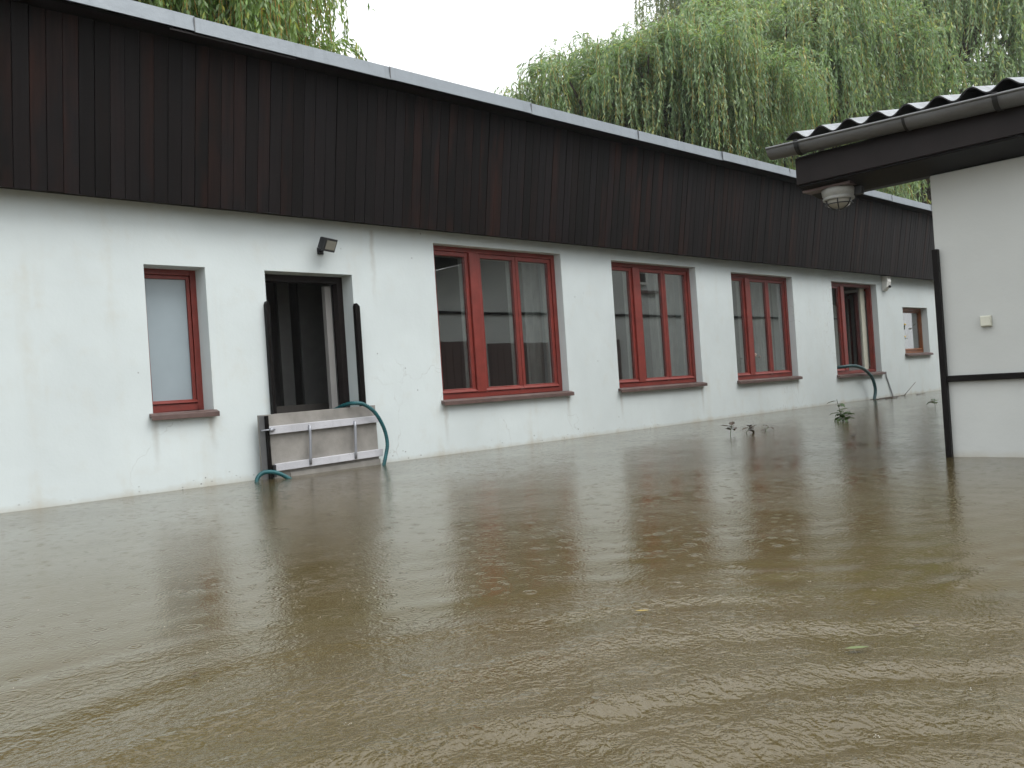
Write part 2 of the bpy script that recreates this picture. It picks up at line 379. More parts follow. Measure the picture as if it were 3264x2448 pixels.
for k in range(16):
    q = RNG.uniform(.2, 2.4), RNG.uniform(-.6, 1.2); Zw += train(np.hypot(X - q[0], Y - q[1]) + .05 * wob, RNG.uniform(.09, .2), RNG.uniform(.0004, .0012), RNG.uniform(0, 6), .4, .4)
for k in range(14):
    a = RNG.uniform(0, 2 * np.pi); lam = RNG.uniform(.35, 1.5); Zw += .0003 * lam * np.sin(2 * np.pi * (X * np.cos(a) + Y * np.sin(a)) / lam + RNG.uniform(0, 6))
fade = np.exp(-np.clip(np.hypot(X - 2, Y - 2) - 9, 0, None) / 6.); Zw *= fade
V = np.stack([X, Y, Zw], -1).reshape(-1, 3); ny, nx = X.shape
ii = (np.arange(ny - 1)[:, None] * nx + np.arange(nx - 1)[None]).ravel()
wat = np_mesh('water', V, np.stack([ii, ii + 1, ii + nx + 1, ii + nx], 1), 'water', True)
tag(wat, 'brown muddy flood water pitted by rain', kind='structure')
bed = MB().box(-900, 900, -900, 900, -1.3, -1.2).build('ground', 'deadleaf'); tag(bed, 'drowned yard ground under the flood', kind='structure')

# ------------------------------------------------------------------ long building
X0, X1 = -3.0, 20.0; ZT = 3.343; TH = .36
bld = empty('long_building', (8.5, D, 0), 'long white single storey building with dark plank fascia and red windows', 'building')
WIN = {'A': (2.548, 3.023, .589, 1.713), 'B': (5.345, 7.160, .528, 2.064), 'C': (8.044, 9.788, .513, 2.043), 'D': (10.650, 12.368, .497, 2.020),
       'E': (13.660, 15.375, .460, 2.006), 'F': (16.455, 17.632, .757, 1.626)}
DOOR = (3.535, 4.387, -1.0, 1.711)
def wall_with_holes(x0, x1, z0, z1, holes, yf, yb):
    bm = bmesh.new(); xs = sorted({x0, x1} | {h[i] for h in holes for i in (0, 1)}); zs = sorted({z0, z1} | {h[i] for h in holes for i in (2, 3)})
    xs2 = []
    for a, b in zip(xs, xs[1:]):
        n = max(1, int((b - a) / .8)); xs2 += [a + (b - a) * k / n for k in range(n)]
    xs = xs2 + [x1]
    inside = lambda xa, za: any(h[0] < xa < h[1] and h[2] < za < h[3] for h in holes)
    V_ = {}
    def v(x, y, z):
        k = (round(x, 4), y, round(z, 4))
        if k not in V_: V_[k] = bm.verts.new((x, y, z))
        return V_[k]
    solid = {}
    for i in range(len(xs) - 1):
        for j in range(len(zs) - 1): solid[i, j] = not inside((xs[i] + xs[i + 1]) / 2, (zs[j] + zs[j + 1]) / 2)
    for (i, j), s in solid.items():
        if not s: continue
        a, b, c, d = xs[i], xs[i + 1], zs[j], zs[j + 1]
        bm.faces.new([v(a, yf, c), v(b, yf, c), v(b, yf, d), v(a, yf, d)]); bm.faces.new([v(a, yb, d), v(b, yb, d), v(b, yb, c), v(a, yb, c)])
        for di, dj, p, q in ((-1, 0, (a, c), (a, d)), (1, 0, (b, d), (b, c)), (0, -1, (b, c), (a, c)), (0, 1, (a, d), (b, d))):
            if not solid.get((i + di, j + dj), False):
                bm.faces.new([v(p[0], yf, p[1]), v(q[0], yf, q[1]), v(q[0], yb, q[1]), v(p[0], yb, p[1])])
    bmesh.ops.recalc_face_normals(bm, faces=bm.faces); return bm
def bm_obj(name, bm, mat, parent, bevel=0):
    me = bpy.data.meshes.new(name); bm.to_mesh(me); bm.free(); me.materials.append(M[mat]); o = bpy.data.objects.new(name, me); COL.objects.link(o)
    if bevel:
        b = o.modifiers.new('bevel', 'BEVEL'); b.width = bevel; b.segments = 3; b.limit_method = 'ANGLE'; b.angle_limit = R(40)
    attach(o, parent); return o
front = bm_obj('front_wall', wall_with_holes(X0, X1, -1.0, 3.3, list(WIN.values()) + [DOOR], D, D + TH), 'plaster', bld, .010)
MB().box(X0, X1, D + 8.0, D + 8.3, -1, 3.3).build('rear_wall', 'plaster', bld)
MB().box(X0, X0 + .3, D + TH + .002, D + 7.998, -1, 3.3).build('side_wall', 'plaster', bld)
MB().box(X1 - .3, X1, D + TH + .002, D + 7.998, -1, 3.3).build('side_wall', 'plaster', bld)
# rooms behind the openings
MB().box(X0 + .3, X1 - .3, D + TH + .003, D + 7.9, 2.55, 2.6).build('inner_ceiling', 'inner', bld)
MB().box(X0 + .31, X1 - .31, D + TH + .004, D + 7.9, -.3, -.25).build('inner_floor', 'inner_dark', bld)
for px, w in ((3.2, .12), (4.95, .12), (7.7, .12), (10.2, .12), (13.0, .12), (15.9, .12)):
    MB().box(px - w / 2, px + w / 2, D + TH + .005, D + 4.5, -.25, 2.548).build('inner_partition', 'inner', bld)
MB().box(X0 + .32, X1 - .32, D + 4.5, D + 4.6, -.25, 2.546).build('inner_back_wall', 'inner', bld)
# cladding: backing board and single planks, leaning out towards the top
SL = .165; ZB = 2.160; PLN = math.hypot(1, SL) * (ZT - ZB)
LEAN = math.atan(SL)
prof = lambda dy, z: D - .140 - dy - SL * (z - ZB)
clad = MB(); clad.prism([(prof(0, ZB + .02), ZB + .02), (prof(0, ZT), ZT), (D + .05, ZT), (D - .003, ZB + .02)], 'x', X0, X1)
clad = clad.build('cladding', 'backing', bld)
PW = .103; meshes = []
for k in range(5):
    w = PW / 2 - .0013; th = .021; c = .0028; L = PLN + [0, .004, -.003, .006, .002][k]
    m = MB(); pr = [(-w, 0), (-w, -th + c), (-w + c, -th), (w - c, -th), (w, -th + c), (w, 0)]
    m.prism(pr, 'z', -[0, .003, .005, .001, .004][k], L - .01)
    me = bpy.data.meshes.new('plank'); me.from_pydata(m.v, [], m.f); me.materials.append(M['plank']); meshes.append(me)
    bm = bmesh.new(); bm.from_mesh(me); bmesh.ops.recalc_face_normals(bm, faces=bm.faces); bm.to_mesh(me); bm.free()
cl = Vector(bld.location) + Vector(clad.location)
x = X0 + PW / 2 + .029
while x < X1 - .05:
    o = bpy.data.objects.new('plank', random.choice(meshes)); COL.objects.link(o); o.parent = clad
    o.location = Vector((x, prof(.001 + random.uniform(0, .004), ZB), ZB)) - cl
    o.rotation_euler = (LEAN + random.uniform(-.002, .002), random.uniform(-.0015, .0015), random.uniform(-.012, .012)); x += PW
# roof with eave, flashing strips
YE = D - .58
roof = MB(); roof.prism([(YE + .03, 3.345), (YE + .03, 3.425), (D + 8.6, 3.70), (D + 8.6, 3.345)], 'x', X0 - .2, X1 + .2)
roof = roof.build('roof', 'darkwood', bld)
MB().box(X0 - .1, X1 + .1, YE + .035, YE + .065, 3.327, 3.343).build('eave_board', 'batten', roof)
MB().box(2.62, 3.62, YE + .012, YE + .030, 3.300, 3.313).build('loose_batten', 'darkwood', roof)
fx = 2.795 - 1.727 * 4
while fx < X1 + .2:
    a, b = fx + .002, min(fx + 1.737, X1 + .25); dz = random.uniform(-.004, .004); dy = random.uniform(-.004, .004); t = .004
    y = YE + dy; z = 3.321 + dz
    m = MB(); n = 6
    prf = [(y + .022, z + .006), (y, z), (y + .012, z + .113), (y + .26, z + .135), (y + .26, z + .131), (y + .016, z + .109), (y + .005, z + .005), (y + .022, z + .010)]
    xs = np.linspace(a, b, n + 1); jit = [random.uniform(-.003, .003) for _ in xs]; np_ = len(prf)
    vv = [(xx, p[0] + j * (1 if i < 3 or i > 5 else 0), p[1] + j * .6) for xx, j in zip(xs, jit) for i, p in enumerate(prf)]
    ff = [(q * np_ + i, q * np_ + (i + 1) % np_, (q + 1) * np_ + (i + 1) % np_, (q + 1) * np_ + i) for q in range(n) for i in range(np_)] + [tuple(range(np_)), tuple(range(n * np_, (n + 1) * np_))[::-1]]
    m.add(vv, ff); fl = m.build('flashing_strip', 'zinc', roof)
    # standing lap at the joint, with two nail heads
    if 0 < fx < 18:
        s = MB(); s.box(a - .003, a + .003, y - .0025, y + .004, z + .004, z + .108)
        s.build('flashing_lap', 'gutter', roof)
    fx += 1.727

# windows
def sash(x0, x1, z0, z1, y0, y1, w, wb, mat, name, parent):
    m = MB(); m.box(x0, x0 + w, y0, y1, z0, z1).box(x1 - w, x1, y0, y1, z0, z1).box(x0 + w, x1 - w, y0, y1, z1 - w, z1).box(x0 + w, x1 - w, y0, y1, z0, z0 + wb)
    return m.build(name, mat, parent, .004)
def sill(x0, x1, z, parent, yo=-.055, over=.03, rd=.1, fine=True):
    m = MB(); a, b = x0 - over, x1 + over * .7
    m.prism([(D + yo, z - .050), (D + yo, z - .012), (D - .001, z + .004), (D - .001, z - .050 + .02), (D + yo + .012, z - .034), (D + yo + .012, z - .05)], 'x', a, b)
    m.box(x0 + .003, x1 - .003, D - .001, D + rd, z - .012, z + .006)
    return m.build('sill', 'sill', parent, .003)
def big_window(key, depth=.10, opened=False, mat='red'):
    x0, x1, z0, z1 = WIN[key]; yf = D + depth; W = x1 - x0
    fm = MB(); jw = .055; z0f = z0 + .008
    fm.box(x0 - .01, x0 + jw, yf, yf + .075, z0f, z1 + .01).box(x1 - jw, x1 + .01, yf, yf + .075, z0f, z1 + .01)
    fm.box(x0 + jw, x1 - jw, yf, yf + .075, z1 - .048, z1 + .01).box(x0 + jw, x1 - jw, yf, yf + .075, z0f, z0f + .05)
    win = fm.build('window', mat, bld, .004)
    # fixed post between the left light and the right pair
    mx = x0 + W * .295; post = MB().box(mx, mx + .125, yf - .012, yf + .075, z0f + .05, z1 - .048).build('mullion', mat, win, .005)
    cx = mx + .125 + (x1 - jw - mx - .125) * .5
    lights = [(x0 + jw, mx), (mx + .125, cx), (cx, x1 - jw)]
    if opened: lights = [lights[0]]
    for k, (a, b) in enumerate(lights):
        g = .003; za, zb = z0f + .053, z1 - .051
        s = sash(a + g, b - g, za, zb, yf + .012, yf + .060, .042, .045, mat, 'sash', win)
        dm = MB().prism([(yf - .012, za + .004), (yf - .012, za + .010), (yf + .012, za + .034), (yf + .012, za + .004)], 'x', a + g, b - g).build('drip_moulding', mat, win, .002)
        MB().box(a + g + .042, b - g - .042, yf + .034, yf + .038, za + .045, zb - .042).build('pane', 'glass', win)
        # inner white casement of the double window
        sash(a + .004, b - .004, za, zb, yf + .085, yf + .115, .042, .04, 'white', 'inner_casement', win)
    if opened:
        a, b = mx + .125, x1 - jw; za, zb = z0f + .053, z1 - .051
        # one wide light: its sash stands open into the room, hinged at the right jamb
        for (nm, wid, ang, y0) in (('open_sash', .50, R(105), yf + .02), ('open_inner_casement', .50, R(72), yf + .17)):
            m = MB(); w_ = .045; m.box(-wid, -wid + w_, 0, .045, za, zb).box(-w_, 0, 0, .045, za, zb).box(-wid + w_, -w_, 0, .045, zb - w_, zb).box(-wid + w_, -w_, 0, .045, za, za + w_)
            o = m.build(nm, mat if nm == 'open_sash' else 'inner_white', None, .004); o.location = (b, y0, 0); o.rotation_euler = (0, 0, -ang); attach(o, win)
            gp = MB().box(-wid + w_, -w_, .02, .024, za + w_, zb - w_).build('pane', 'glass', None); gp.location = (b, y0, 0); gp.rotation_euler = (0, 0, -ang); attach(gp, win)
        MB().box(b - .17, b - .002, yf + .10, yf + .13, za, zb).build('inner_jamb', 'cream', win)
    sill(x0, x1, z0, win, rd=depth)
    return win
wB = big_window('B'); wC = big_window('C'); wD = big_window('D'); wE = big_window('E', opened=True)
wE['label'] = 'red window with its right sash standing open'
def small_window(key, depth, mat, pane, jw):
    x0, x1, z0, z1 = WIN[key]; yf = D + depth; z0f = z0 + .008
    fm = MB(); fm.box(x0 - .01, x0 + jw, yf, yf + .07, z0f, z1 + .01).box(x1 - jw, x1 + .01, yf, yf + .07, z0f, z1 + .01).box(x0 + jw, x1 - jw, yf, yf + .07, z1 - jw, z1 + .01).box(x0 + jw, x1 - jw, yf, yf + .07, z0f, z0f + .055)
    win = fm.build('window', mat, bld, .004)
    a, b, za, zb = x0 + jw + .003, x1 - jw - .003, z0f + .058, z1 - jw - .003
    sash(a, b, za, zb, yf + .012, yf + .055, .027, .03, mat, 'sash', win)
    MB().prism([(yf - .012, za + .004), (yf - .012, za + .010), (yf + .012, za + .030), (yf + .012, za + .004)], 'x', a, b).build('drip_moulding', mat, win, .002)
    MB().box(a + .027, b - .027, yf + .030, yf + .036, za + .03, zb - .027).build('pane', pane, win)
    sill(x0, x1, z0, win, rd=depth); return win
wA = small_window('A', .178, 'red', 'frost', .045); wA['label'] = 'narrow red window with frosted pane'
wF = small_window('F', .12, 'orange', 'glass', .06); wF['label'] = 'small orange brown window'

# doorway
x0, x1, _, z1 = DOOR; yf = D + .165
dm = MB(); dm.box(x0 - .01, x0 + .05, yf, yf + .09, -1, z1 + .01).box(x1 - .055, x1 + .01, yf, yf + .09, -1, z1 + .01).box(x0 + .05, x1 - .055, yf, yf + .09, z1 - .06, z1 + .01)
door = dm.build('door_frame', 'darkwood', bld, .004)
door['label'] = 'dark brown door frame round the open doorway'
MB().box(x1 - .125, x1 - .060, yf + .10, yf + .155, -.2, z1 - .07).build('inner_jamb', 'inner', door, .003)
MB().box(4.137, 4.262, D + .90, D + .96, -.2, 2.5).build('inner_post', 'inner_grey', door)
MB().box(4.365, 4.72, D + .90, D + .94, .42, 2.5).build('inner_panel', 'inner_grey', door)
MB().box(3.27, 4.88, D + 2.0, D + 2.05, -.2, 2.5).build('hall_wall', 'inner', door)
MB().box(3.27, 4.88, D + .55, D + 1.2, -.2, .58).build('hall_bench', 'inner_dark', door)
for (a, b) in ((x0 - .030, x0 + .004), (x1 - .014, x1 + .034)):
    m = MB(); y0_, y1_ = D - .045, D - .002
    m.prism([(a, -.6), (a, 1.425), (a + .010, 1.452), (a + .020, 1.452), (b, 1.425), (b, -.6)], 'y', y0_, y1_); m.build('guide_post', 'batten', bld, .0012)

# ------------------------------------------------------------------ outbuilding on the right
XS, YS = 5.610, 2.014; XF = 25.8; XR = 15.7; YN = -4.5; PITCH_R = math.tan(R(12))
shed = empty('outbuilding', (XS, YS, 0), 'white plastered outbuilding with corrugated roof, grey gutter and dark battens', 'building')
EZ = 1.735
MB().box(XS, XS + .3, YN, YS, -1, EZ).build('side_wall', 'plaster_shed', shed, .008)
g = MB(); GT = lambda xx: 1.93 + PITCH_R * (xx - 5.35 if xx < XR else 2 * XR - 5.35 - xx)
g.prism([(XS + .302, -1), (XF, -1), (XF, 1.9), (XR, GT(XR)), (XS + .302, 1.9)], 'y', YS - .3, YS); g.build('gable_wall', 'plaster_shed', shed)
MB().box(XF - .3, XF, YN, YS - .302, -1, 1.9).build('side_wall', 'plaster_shed', shed)
MB().box(XS + .302, XF, YN, YN + .3, -1, 1.9).build('rear_wall', 'plaster_shed', shed)
m = MB(); m.prism([(5.34, 1.785), (5.34, 1.985), (5.70, 2.03), (5.70, 1.737), (5.62, 1.737)], 'y', YN - .3, 2.735); eave = m.build('eave_box', 'batten', shed, .004)
MB().box(5.322, 5.339, YN - .3, 2.737, 1.800, 1.975).build('fascia_board', 'darkwood', shed, .003)
MB().box(XS - .042, XS - .003, 1.983, 2.018, -.8, 1.277).build('corner_batten', 'batten', shed, .005)
hb = MB(); hb.prism([(YN, .435), (1.982, .462), (1.982, .499), (YN, .472)], 'x', XS - .032, XS - .003); hb.build('cross_batten', 'batten', shed, .004)
# parts of the gable that show in the window panes
MB().box(XS + .31, XF, YS + .003, YS + .03, 1.94, 1.985).build('gable_batten', 'batten', shed)
for a, b, zt in ((8.3, 9.85, 1.46), (10.35, 12.0, 1.42), (13.3, 14.0, 1.46)):
    gate = MB().box(a, b, YS + .004, YS + .05, -1, zt).build('gate', 'sill', shed)
    n = int((b - a) / .16)
    for k in range(n): MB().box(a + .02 + k * (b - a - .04) / n, a + .02 + (k + 1) * (b - a - .04) / n - .01, YS + .051, YS + .065, -1, zt - .05).build('gate_board', 'sill', gate)
aw = MB().box(14.45, 15.05, YS + .004, YS + .05, 2.62, 3.02).build('attic_window', 'white', shed); MB().box(14.5, 15.0, YS + .052, YS + .056, 2.67, 2.97).build('pane', 'inner_dark', aw)
MB().box(14.4, 15.4, YS + .004, YS + .07, 2.44, 2.50).build('attic_ledge', 'sill', shed)
# roof sheets: wavy fibre cement, 177 mm waves, six waves to a sheet
PT = .177; TILT = .027
def sheet(y_hi, waves, xa, xb, side, dz):
    n = waves * 12 + 1; ys = np.linspace(y_hi, y_hi - waves * PT - .03, n); top = []; bot = []
    m = MB(); rows = []
    for xx in np.linspace(xa, xb, 4):
        run = (xx - 5.265) if side < 0 else (2 * XR - 5.265 - xx)
        for yy in ys:
            w = .5 + .5 * math.cos((yy - 2.702) / PT * 2 * math.pi)
            z = 2.083 + dz + .051 * w + PITCH_R * run + TILT * (yy - 2.7)
            rows.append((xx, yy, z, w))
    tv = [(a, b, c) for a, b, c, w in rows]; bv = [(a, b, c - .0085) for a, b, c, w in rows]; N = len(tv)
    f = []
    for i in range(3):
        for k in range(n - 1):
            q = i * n + k; f.append((q, q + 1, q + n + 1, q + n)); f.append((N + q + n, N + q + n + 1, N + q + 1, N + q))
    for k in range(n - 1):
        f.append((k, N + k, N + k + 1, k + 1)); q = 3 * n + k; f.append((q + 1, N + q + 1, N + q, q))
    for i in range(3):
        q = i * n; f.append((q, q + n, N + q + n, N + q)); q = i * n + n - 1; f.append((q + n, q, N + q, N + q + n))
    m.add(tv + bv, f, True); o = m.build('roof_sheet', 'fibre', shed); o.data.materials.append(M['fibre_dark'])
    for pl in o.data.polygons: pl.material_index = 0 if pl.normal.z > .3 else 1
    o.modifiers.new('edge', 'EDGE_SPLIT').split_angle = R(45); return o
yh = 2.702 + PT * .33; k = 0
while yh > YN:
    L0 = 5.265
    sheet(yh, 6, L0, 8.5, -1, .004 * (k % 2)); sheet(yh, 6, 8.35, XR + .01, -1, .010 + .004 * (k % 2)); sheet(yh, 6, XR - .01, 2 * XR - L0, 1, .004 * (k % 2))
    yh -= 6 * PT; k += 1
MB().tube([(XR, 2.8, GT(XR) + .28), (XR, YN, GT(XR) + .28 + TILT * (YN - 2.8))], .09, 10).build('ridge_cap', 'fibre', shed)
# gutter: half-round trough with rolled front lip
gy0, gy1 = 2.865, YN - .2
def gz(y): return 2.052 + .033 * (y - 2.865)
GR = .066; gcx = 5.255
def trough(ya, yb, rad, name, mat, parent, th=.003, a0=0., a1=math.pi, lip=True):
    m = MB(); N = 14
    for rr, flip in ((rad, 0), (rad - th, 1)):
        vv = [(gcx - rr * math.cos(a0 + (a1 - a0) * k / N), y, gz(y) - rr * math.sin(a0 + (a1 - a0) * k / N)) for y in (ya, yb) for k in range(N + 1)]
        m.add(vv, [(k, k + 1, N + 2 + k, N + 1 + k) for k in range(N)], True)
    if lip: m.tube([(gcx - rad - .002, ya, gz(ya)), (gcx - rad - .002, yb, gz(yb))], .008, 8)
    me = bpy.data.meshes.new(name); me.from_pydata(m.v, [], m.f); me.polygons.foreach_set('use_smooth', m.smooth); me.materials.append(M[mat])
    o = bpy.data.objects.new(name, me); COL.objects.link(o); attach(o, parent); return o
gut = trough(gy0, 1.955, GR, 'gutter', 'gutter', shed)
trough(1.985, gy1, GR + .0035, 'gutter_length', 'gutter', gut)
def endcap():
    m = MB(); N = 14; m.add([(gcx, gy0 + .001, gz(gy0))] + [(gcx - (GR - .001) * math.cos(math.pi * k / N), gy0 + .001, gz(gy0) - (GR - .001) * math.sin(math.pi * k / N)) for k in range(N + 1)], [(0, k + 1, k + 2) for k in range(N)])
    return m.build('end_cap', 'gutter', gut)
endcap()
for yb in (2.655, 1.50, .62, -.3, -1.2, -2.1, -3.0):
    trough(yb + .014, yb - .014, GR + .009, 'gutter_bracket', 'bracket', gut, th=.004, lip=False)
    MB().box(gcx - GR - .012, gcx - GR + .016, yb - .014, yb + .014, gz(yb) + .006, gz(yb) + .014).build('bracket_clip', 'bracket', gut)
trough(1.995, 1.978, GR + .006, 'gutter_seam', 'bracket', gut, th=.004, lip=False)
# mast behind the eave
tag(MB().tube([(6.3, 1.12, 2.2), (6.3, 1.12, 2.75)], .006, 6).build('thin_rod', 'cream'), 'thin pale rod standing up from the corrugated roof', 'rod')

# ------------------------------------------------------------------ fittings
lamp = empty('bulkhead_lamp', (5.50, 2.545, 1.745), 'round caged bulkhead lamp under the eave of the outbuilding', 'lamp')
c = Vector((5.50, 2.545, 1.755)); ax = (0, 0, -1)
MB().box(5.40, 5.61, 2.42, 2.74, 1.757, 1.772).build('mounting_plate', 'sill', lamp)
MB().lathe([(0, -.004), (.098, -.004), (.104, .01), (.100, .042), (.092, .048), (.092, .056), (.099, .060), (.097, .072), (.080, .076), (0, .076)], c, 24, ax).build('housing', 'lampgrey', lamp)
MB().lathe([(.078, .072), (.077, .088), (.066, .110), (.042, .124), (.0, .129)], c, 24, ax).build('glass_dome', 'milk', lamp)
for k in range(3):
    a = R(20 + 60 * k); pts = []
    for j in range(-6, 7):
        u = j / 6 * R(86); pts.append(c + Vector((.088 * math.sin(u) * math.cos(a), .088 * math.sin(u) * math.sin(a), -.062 - .074 * math.cos(u))))
    MB().tube(pts, .0035, 6).build('cage_bar', 'black', lamp)
MB().tube([c + Vector((.084 * math.cos(t), .084 * math.sin(t), -.100)) for t in np.linspace(0, 2 * math.pi, 25)], .0035, 6).build('cage_ring', 'black', lamp)
MB().box(5.52, 5.56, 2.40, 2.45, 1.70, 1.755).build('latch', 'black', lamp, .004)
sw = empty('junction_box', (XS, 1.745, .81), 'small square cream junction box on the outbuilding wall', 'box')
MB().box(XS - .026, XS - .001, 1.716, 1.776, .778, .843).build('case', 'cream', sw, .005); MB().box(XS - .031, XS - .0265, 1.720, 1.772, .783, .838).build('lid', 'cream', sw, .003)

fl = empty('floodlight', (4.06, D, 1.94), 'small black floodlight on the wall above the doorway', 'floodlight')
def rotbox(dims, rot, loc, name, mat, parent, bev=.004):
    a, b, c_ = dims; m = MB().box(-a / 2, a / 2, -b / 2, b / 2, -c_ / 2, c_ / 2); me_o = m.build(name, mat, None, bev)
    me_o.location = loc; me_o.rotation_euler = rot; attach(me_o, parent); return me_o
RT = (R(24), 0, R(22)); FC = Vector((4.075, D - .125, 1.945))
rotbox((.155, .05, .105), RT, FC, 'housing', 'black', fl)
E3 = Matrix.Rotation(RT[2], 3, 'Z') @ Matrix.Rotation(RT[0], 3, 'X')
rotbox((.165, .012, .115), RT, FC + E3 @ Vector((0, -.030, 0)), 'front_frame', 'black', fl)
rotbox((.130, .004, .078), RT, FC + E3 @ Vector((0, -.038, 0)), 'lens', 'lens', fl, 0)
for k in range(5): rotbox((.006, .022, .09), RT, FC + E3 @ Vector((-.055 + .0275 * k, .036, 0)), 'fin', 'black', fl, 0)
MB().box(4.045, 4.105, D - .012, D - .001, 1.875, 1.935).build('wall_plate', 'black', fl, .003)
MB().tube([(4.075, D - .01, 1.905), (4.075, D - .06, 1.905), FC + Vector((0, .03, -.02))], .010, 8).build('arm', 'black', fl)

al = empty('alarm_sensor', (15.68, D, 2.03), 'small white alarm sensor box under the fascia beside the open window', 'sensor')
MB().prism([(D - .002, 1.90), (D - .002, 2.16), (D - .10, 2.16), (D - .115, 2.06), (D - .09, 1.96), (D - .03, 1.90)], 'x', 15.60, 15.76).build('case', 'white', al, .008)
MB().lathe([(0, 0), (.02, .002), (.026, .02), (.02, .045), (0, .05)], (15.69, D - .09, 1.985), 14, (0, -.8, -.6)).build('lens', 'black', al)

# flood barrier leaning on the doorway
fb = empty('flood_barrier', (3.95, D, 0), 'plywood flood barrier with two white rails across the doorway', 'barrier')
yb = D - .062
def slab(pts, y0, y1, name, mat, parent, bev=.002):
    return MB().prism(pts, 'y', y0, y1).build(name, mat, parent, bev)
slab([(3.352, -.6), (3.352, .520), (4.488, .534), (4.500, -.6)], yb - .020, yb, 'board', 'board', fb)
slab([(3.352, -.6), (3.354, .514), (3.406, .514), (3.420, -.6)], yb - .028, yb - .021, 'end_strip', 'gutter', fb)
slab([(3.408, -.55), (3.400, .512), (3.425, .512), (3.440, -.55)], yb - .050, yb - .021, 'edge_channel', 'batten', fb)
slab([(3.428, .358), (3.424, .424), (4.512, .440), (4.506, .380)], yb - .052, yb - .021, 'rail', 'alu', fb, .003)
slab([(3.462, .056), (3.456, .116), (4.520, .140), (4.514, .076)], yb - .052, yb - .021, 'rail', 'alu', fb, .003)
slab([(3.438, .01), (3.438, .110), (3.461, .110), (3.463, .01)], yb - .056, yb - .021, 'rail_end', 'black', fb)
for xx in (3.785, 4.232):
    MB().tube([(xx + .006, yb - .058, .41), (xx + .004, yb - .062, .36), (xx - .006, yb - .062, .13), (xx - .006, yb - .055, .08)], .012, 8).build('strut', 'steel', fb)
MB().tube([(3.360, yb - .045, .396), (3.47, yb - .066, .398)], .007, 6).build('clamp', 'steel', fb)
MB().lathe([(0, 0), (.018, 0), (.018, .02), (0, .02)], (3.43, yb - .07, .396), 8, (0, -1, 0)).build('clamp_nut', 'steel', fb)
slab([(3.60, -.6), (3.60, .030), (4.50, .052), (4.50, -.6)], yb - .032, yb - .0215, 'lower_plank', 'board', fb)

# hoses
def hose(name, pts, rad, mat, label, wav=.0008):
    P_ = catmull(pts, 24); m = MB(); m.tube(P_, [rad + wav * (1.6 if i % 4 < 2 else -1.2) for i in range(len(P_))], 12)
    return tag(m.build(name, mat), label, 'hose')
hb_ = D - .15
hose('drain_hose', [(4.12, D + .5, .40), (4.17, D + .15, .50), (4.20, D - .055, .556), (4.25, hb_, .563), (4.32, hb_ - .01, .545), (4.405, hb_ - .02, .485), (4.473, hb_ - .02, .392), (4.518, hb_ - .02, .284), (4.530, hb_ - .02, .178), (4.508, hb_ - .02, .086), (4.468, hb_ - .02, -.03), (4.42, hb_, -.2)], .0165, 'hose', 'teal hose arching over the right end of the flood barrier into the water')
hose('drain_hose', [(3.250, D - .2, -.2), (3.240, D - .2, -.03), (3.252, D - .2, .032), (3.298, D - .205, .066), (3.362, D - .22, .066), (3.435, D - .235, .040), (3.52, D - .25, -.02), (3.60, D - .26, -.09)], .0165, 'hose', 'short teal hose loop breaking the water left of the flood barrier')
hose('drain_hose', [(13.9, D + .9, .30), (13.80, D + .3, .55), (13.85, D + .02, .590), (14.05, D - .10, .594), (14.30, D - .12, .552), (14.535, D - .12, .465), (14.685, D - .12, .365), (14.765, D - .12, .220), (14.762, D - .12, .105), (14.690, D - .12, -.02), (14.60, D - .1, -.2)], .027, 'hose2', 'dark green hose hanging out of the open window into the water')
tag(MB().tube(catmull([(15.49, D - .02, .455), (15.52, D - .012, .36), (15.62, D - .012, .20), (15.74, D - .02, -.03)], 6), .011, 6).build('cord', 'rope'), 'thin pale cord running down the wall beside the green hose', 'cord')

# curtains and pot plants inside
def curtain(xa, xb, za, zb, y, label):
    n = max(24, int((xb - xa) * 120)); xs = np.linspace(xa, xb, n); m = MB()
    vv = [(xx, y + .018 * math.sin(xx * 62) + .010 * math.sin(xx * 23 + 1), z) for z in (za, (za + zb) / 2, zb) for xx in xs]
    m.add(vv, [(r_ * n + k, r_ * n + k + 1, (r_ + 1) * n + k + 1, (r_ + 1) * n + k) for r_ in range(2) for k in range(n - 1)], True)
    return tag(m.build('net_curtain', 'curtain'), label, 'curtain')
curtain(9.16, 9.72, .56, 2.02, D + .33, 'pale net curtain behind the right pane of the second large window')
curtain(6.86, 7.14, .56, 2.04, D + .33, 'narrow net curtain at the right edge of the largest window')
curtain(10.74, 11.05, .52, 2.0, D + .33, 'net curtain behind the narrow left pane of the third large window')
curtain(11.80, 12.32, .52, 2.0, D + .36, 'grey net curtain behind the right pane of the third large window')
curtain(13.75, 14.05, .50, 1.98, D + .33, 'net curtain behind the narrow pane left of the open sash')
curtain(17.20, 17.55, .80, 1.58, D + .36, 'white curtain half across the small orange brown window')
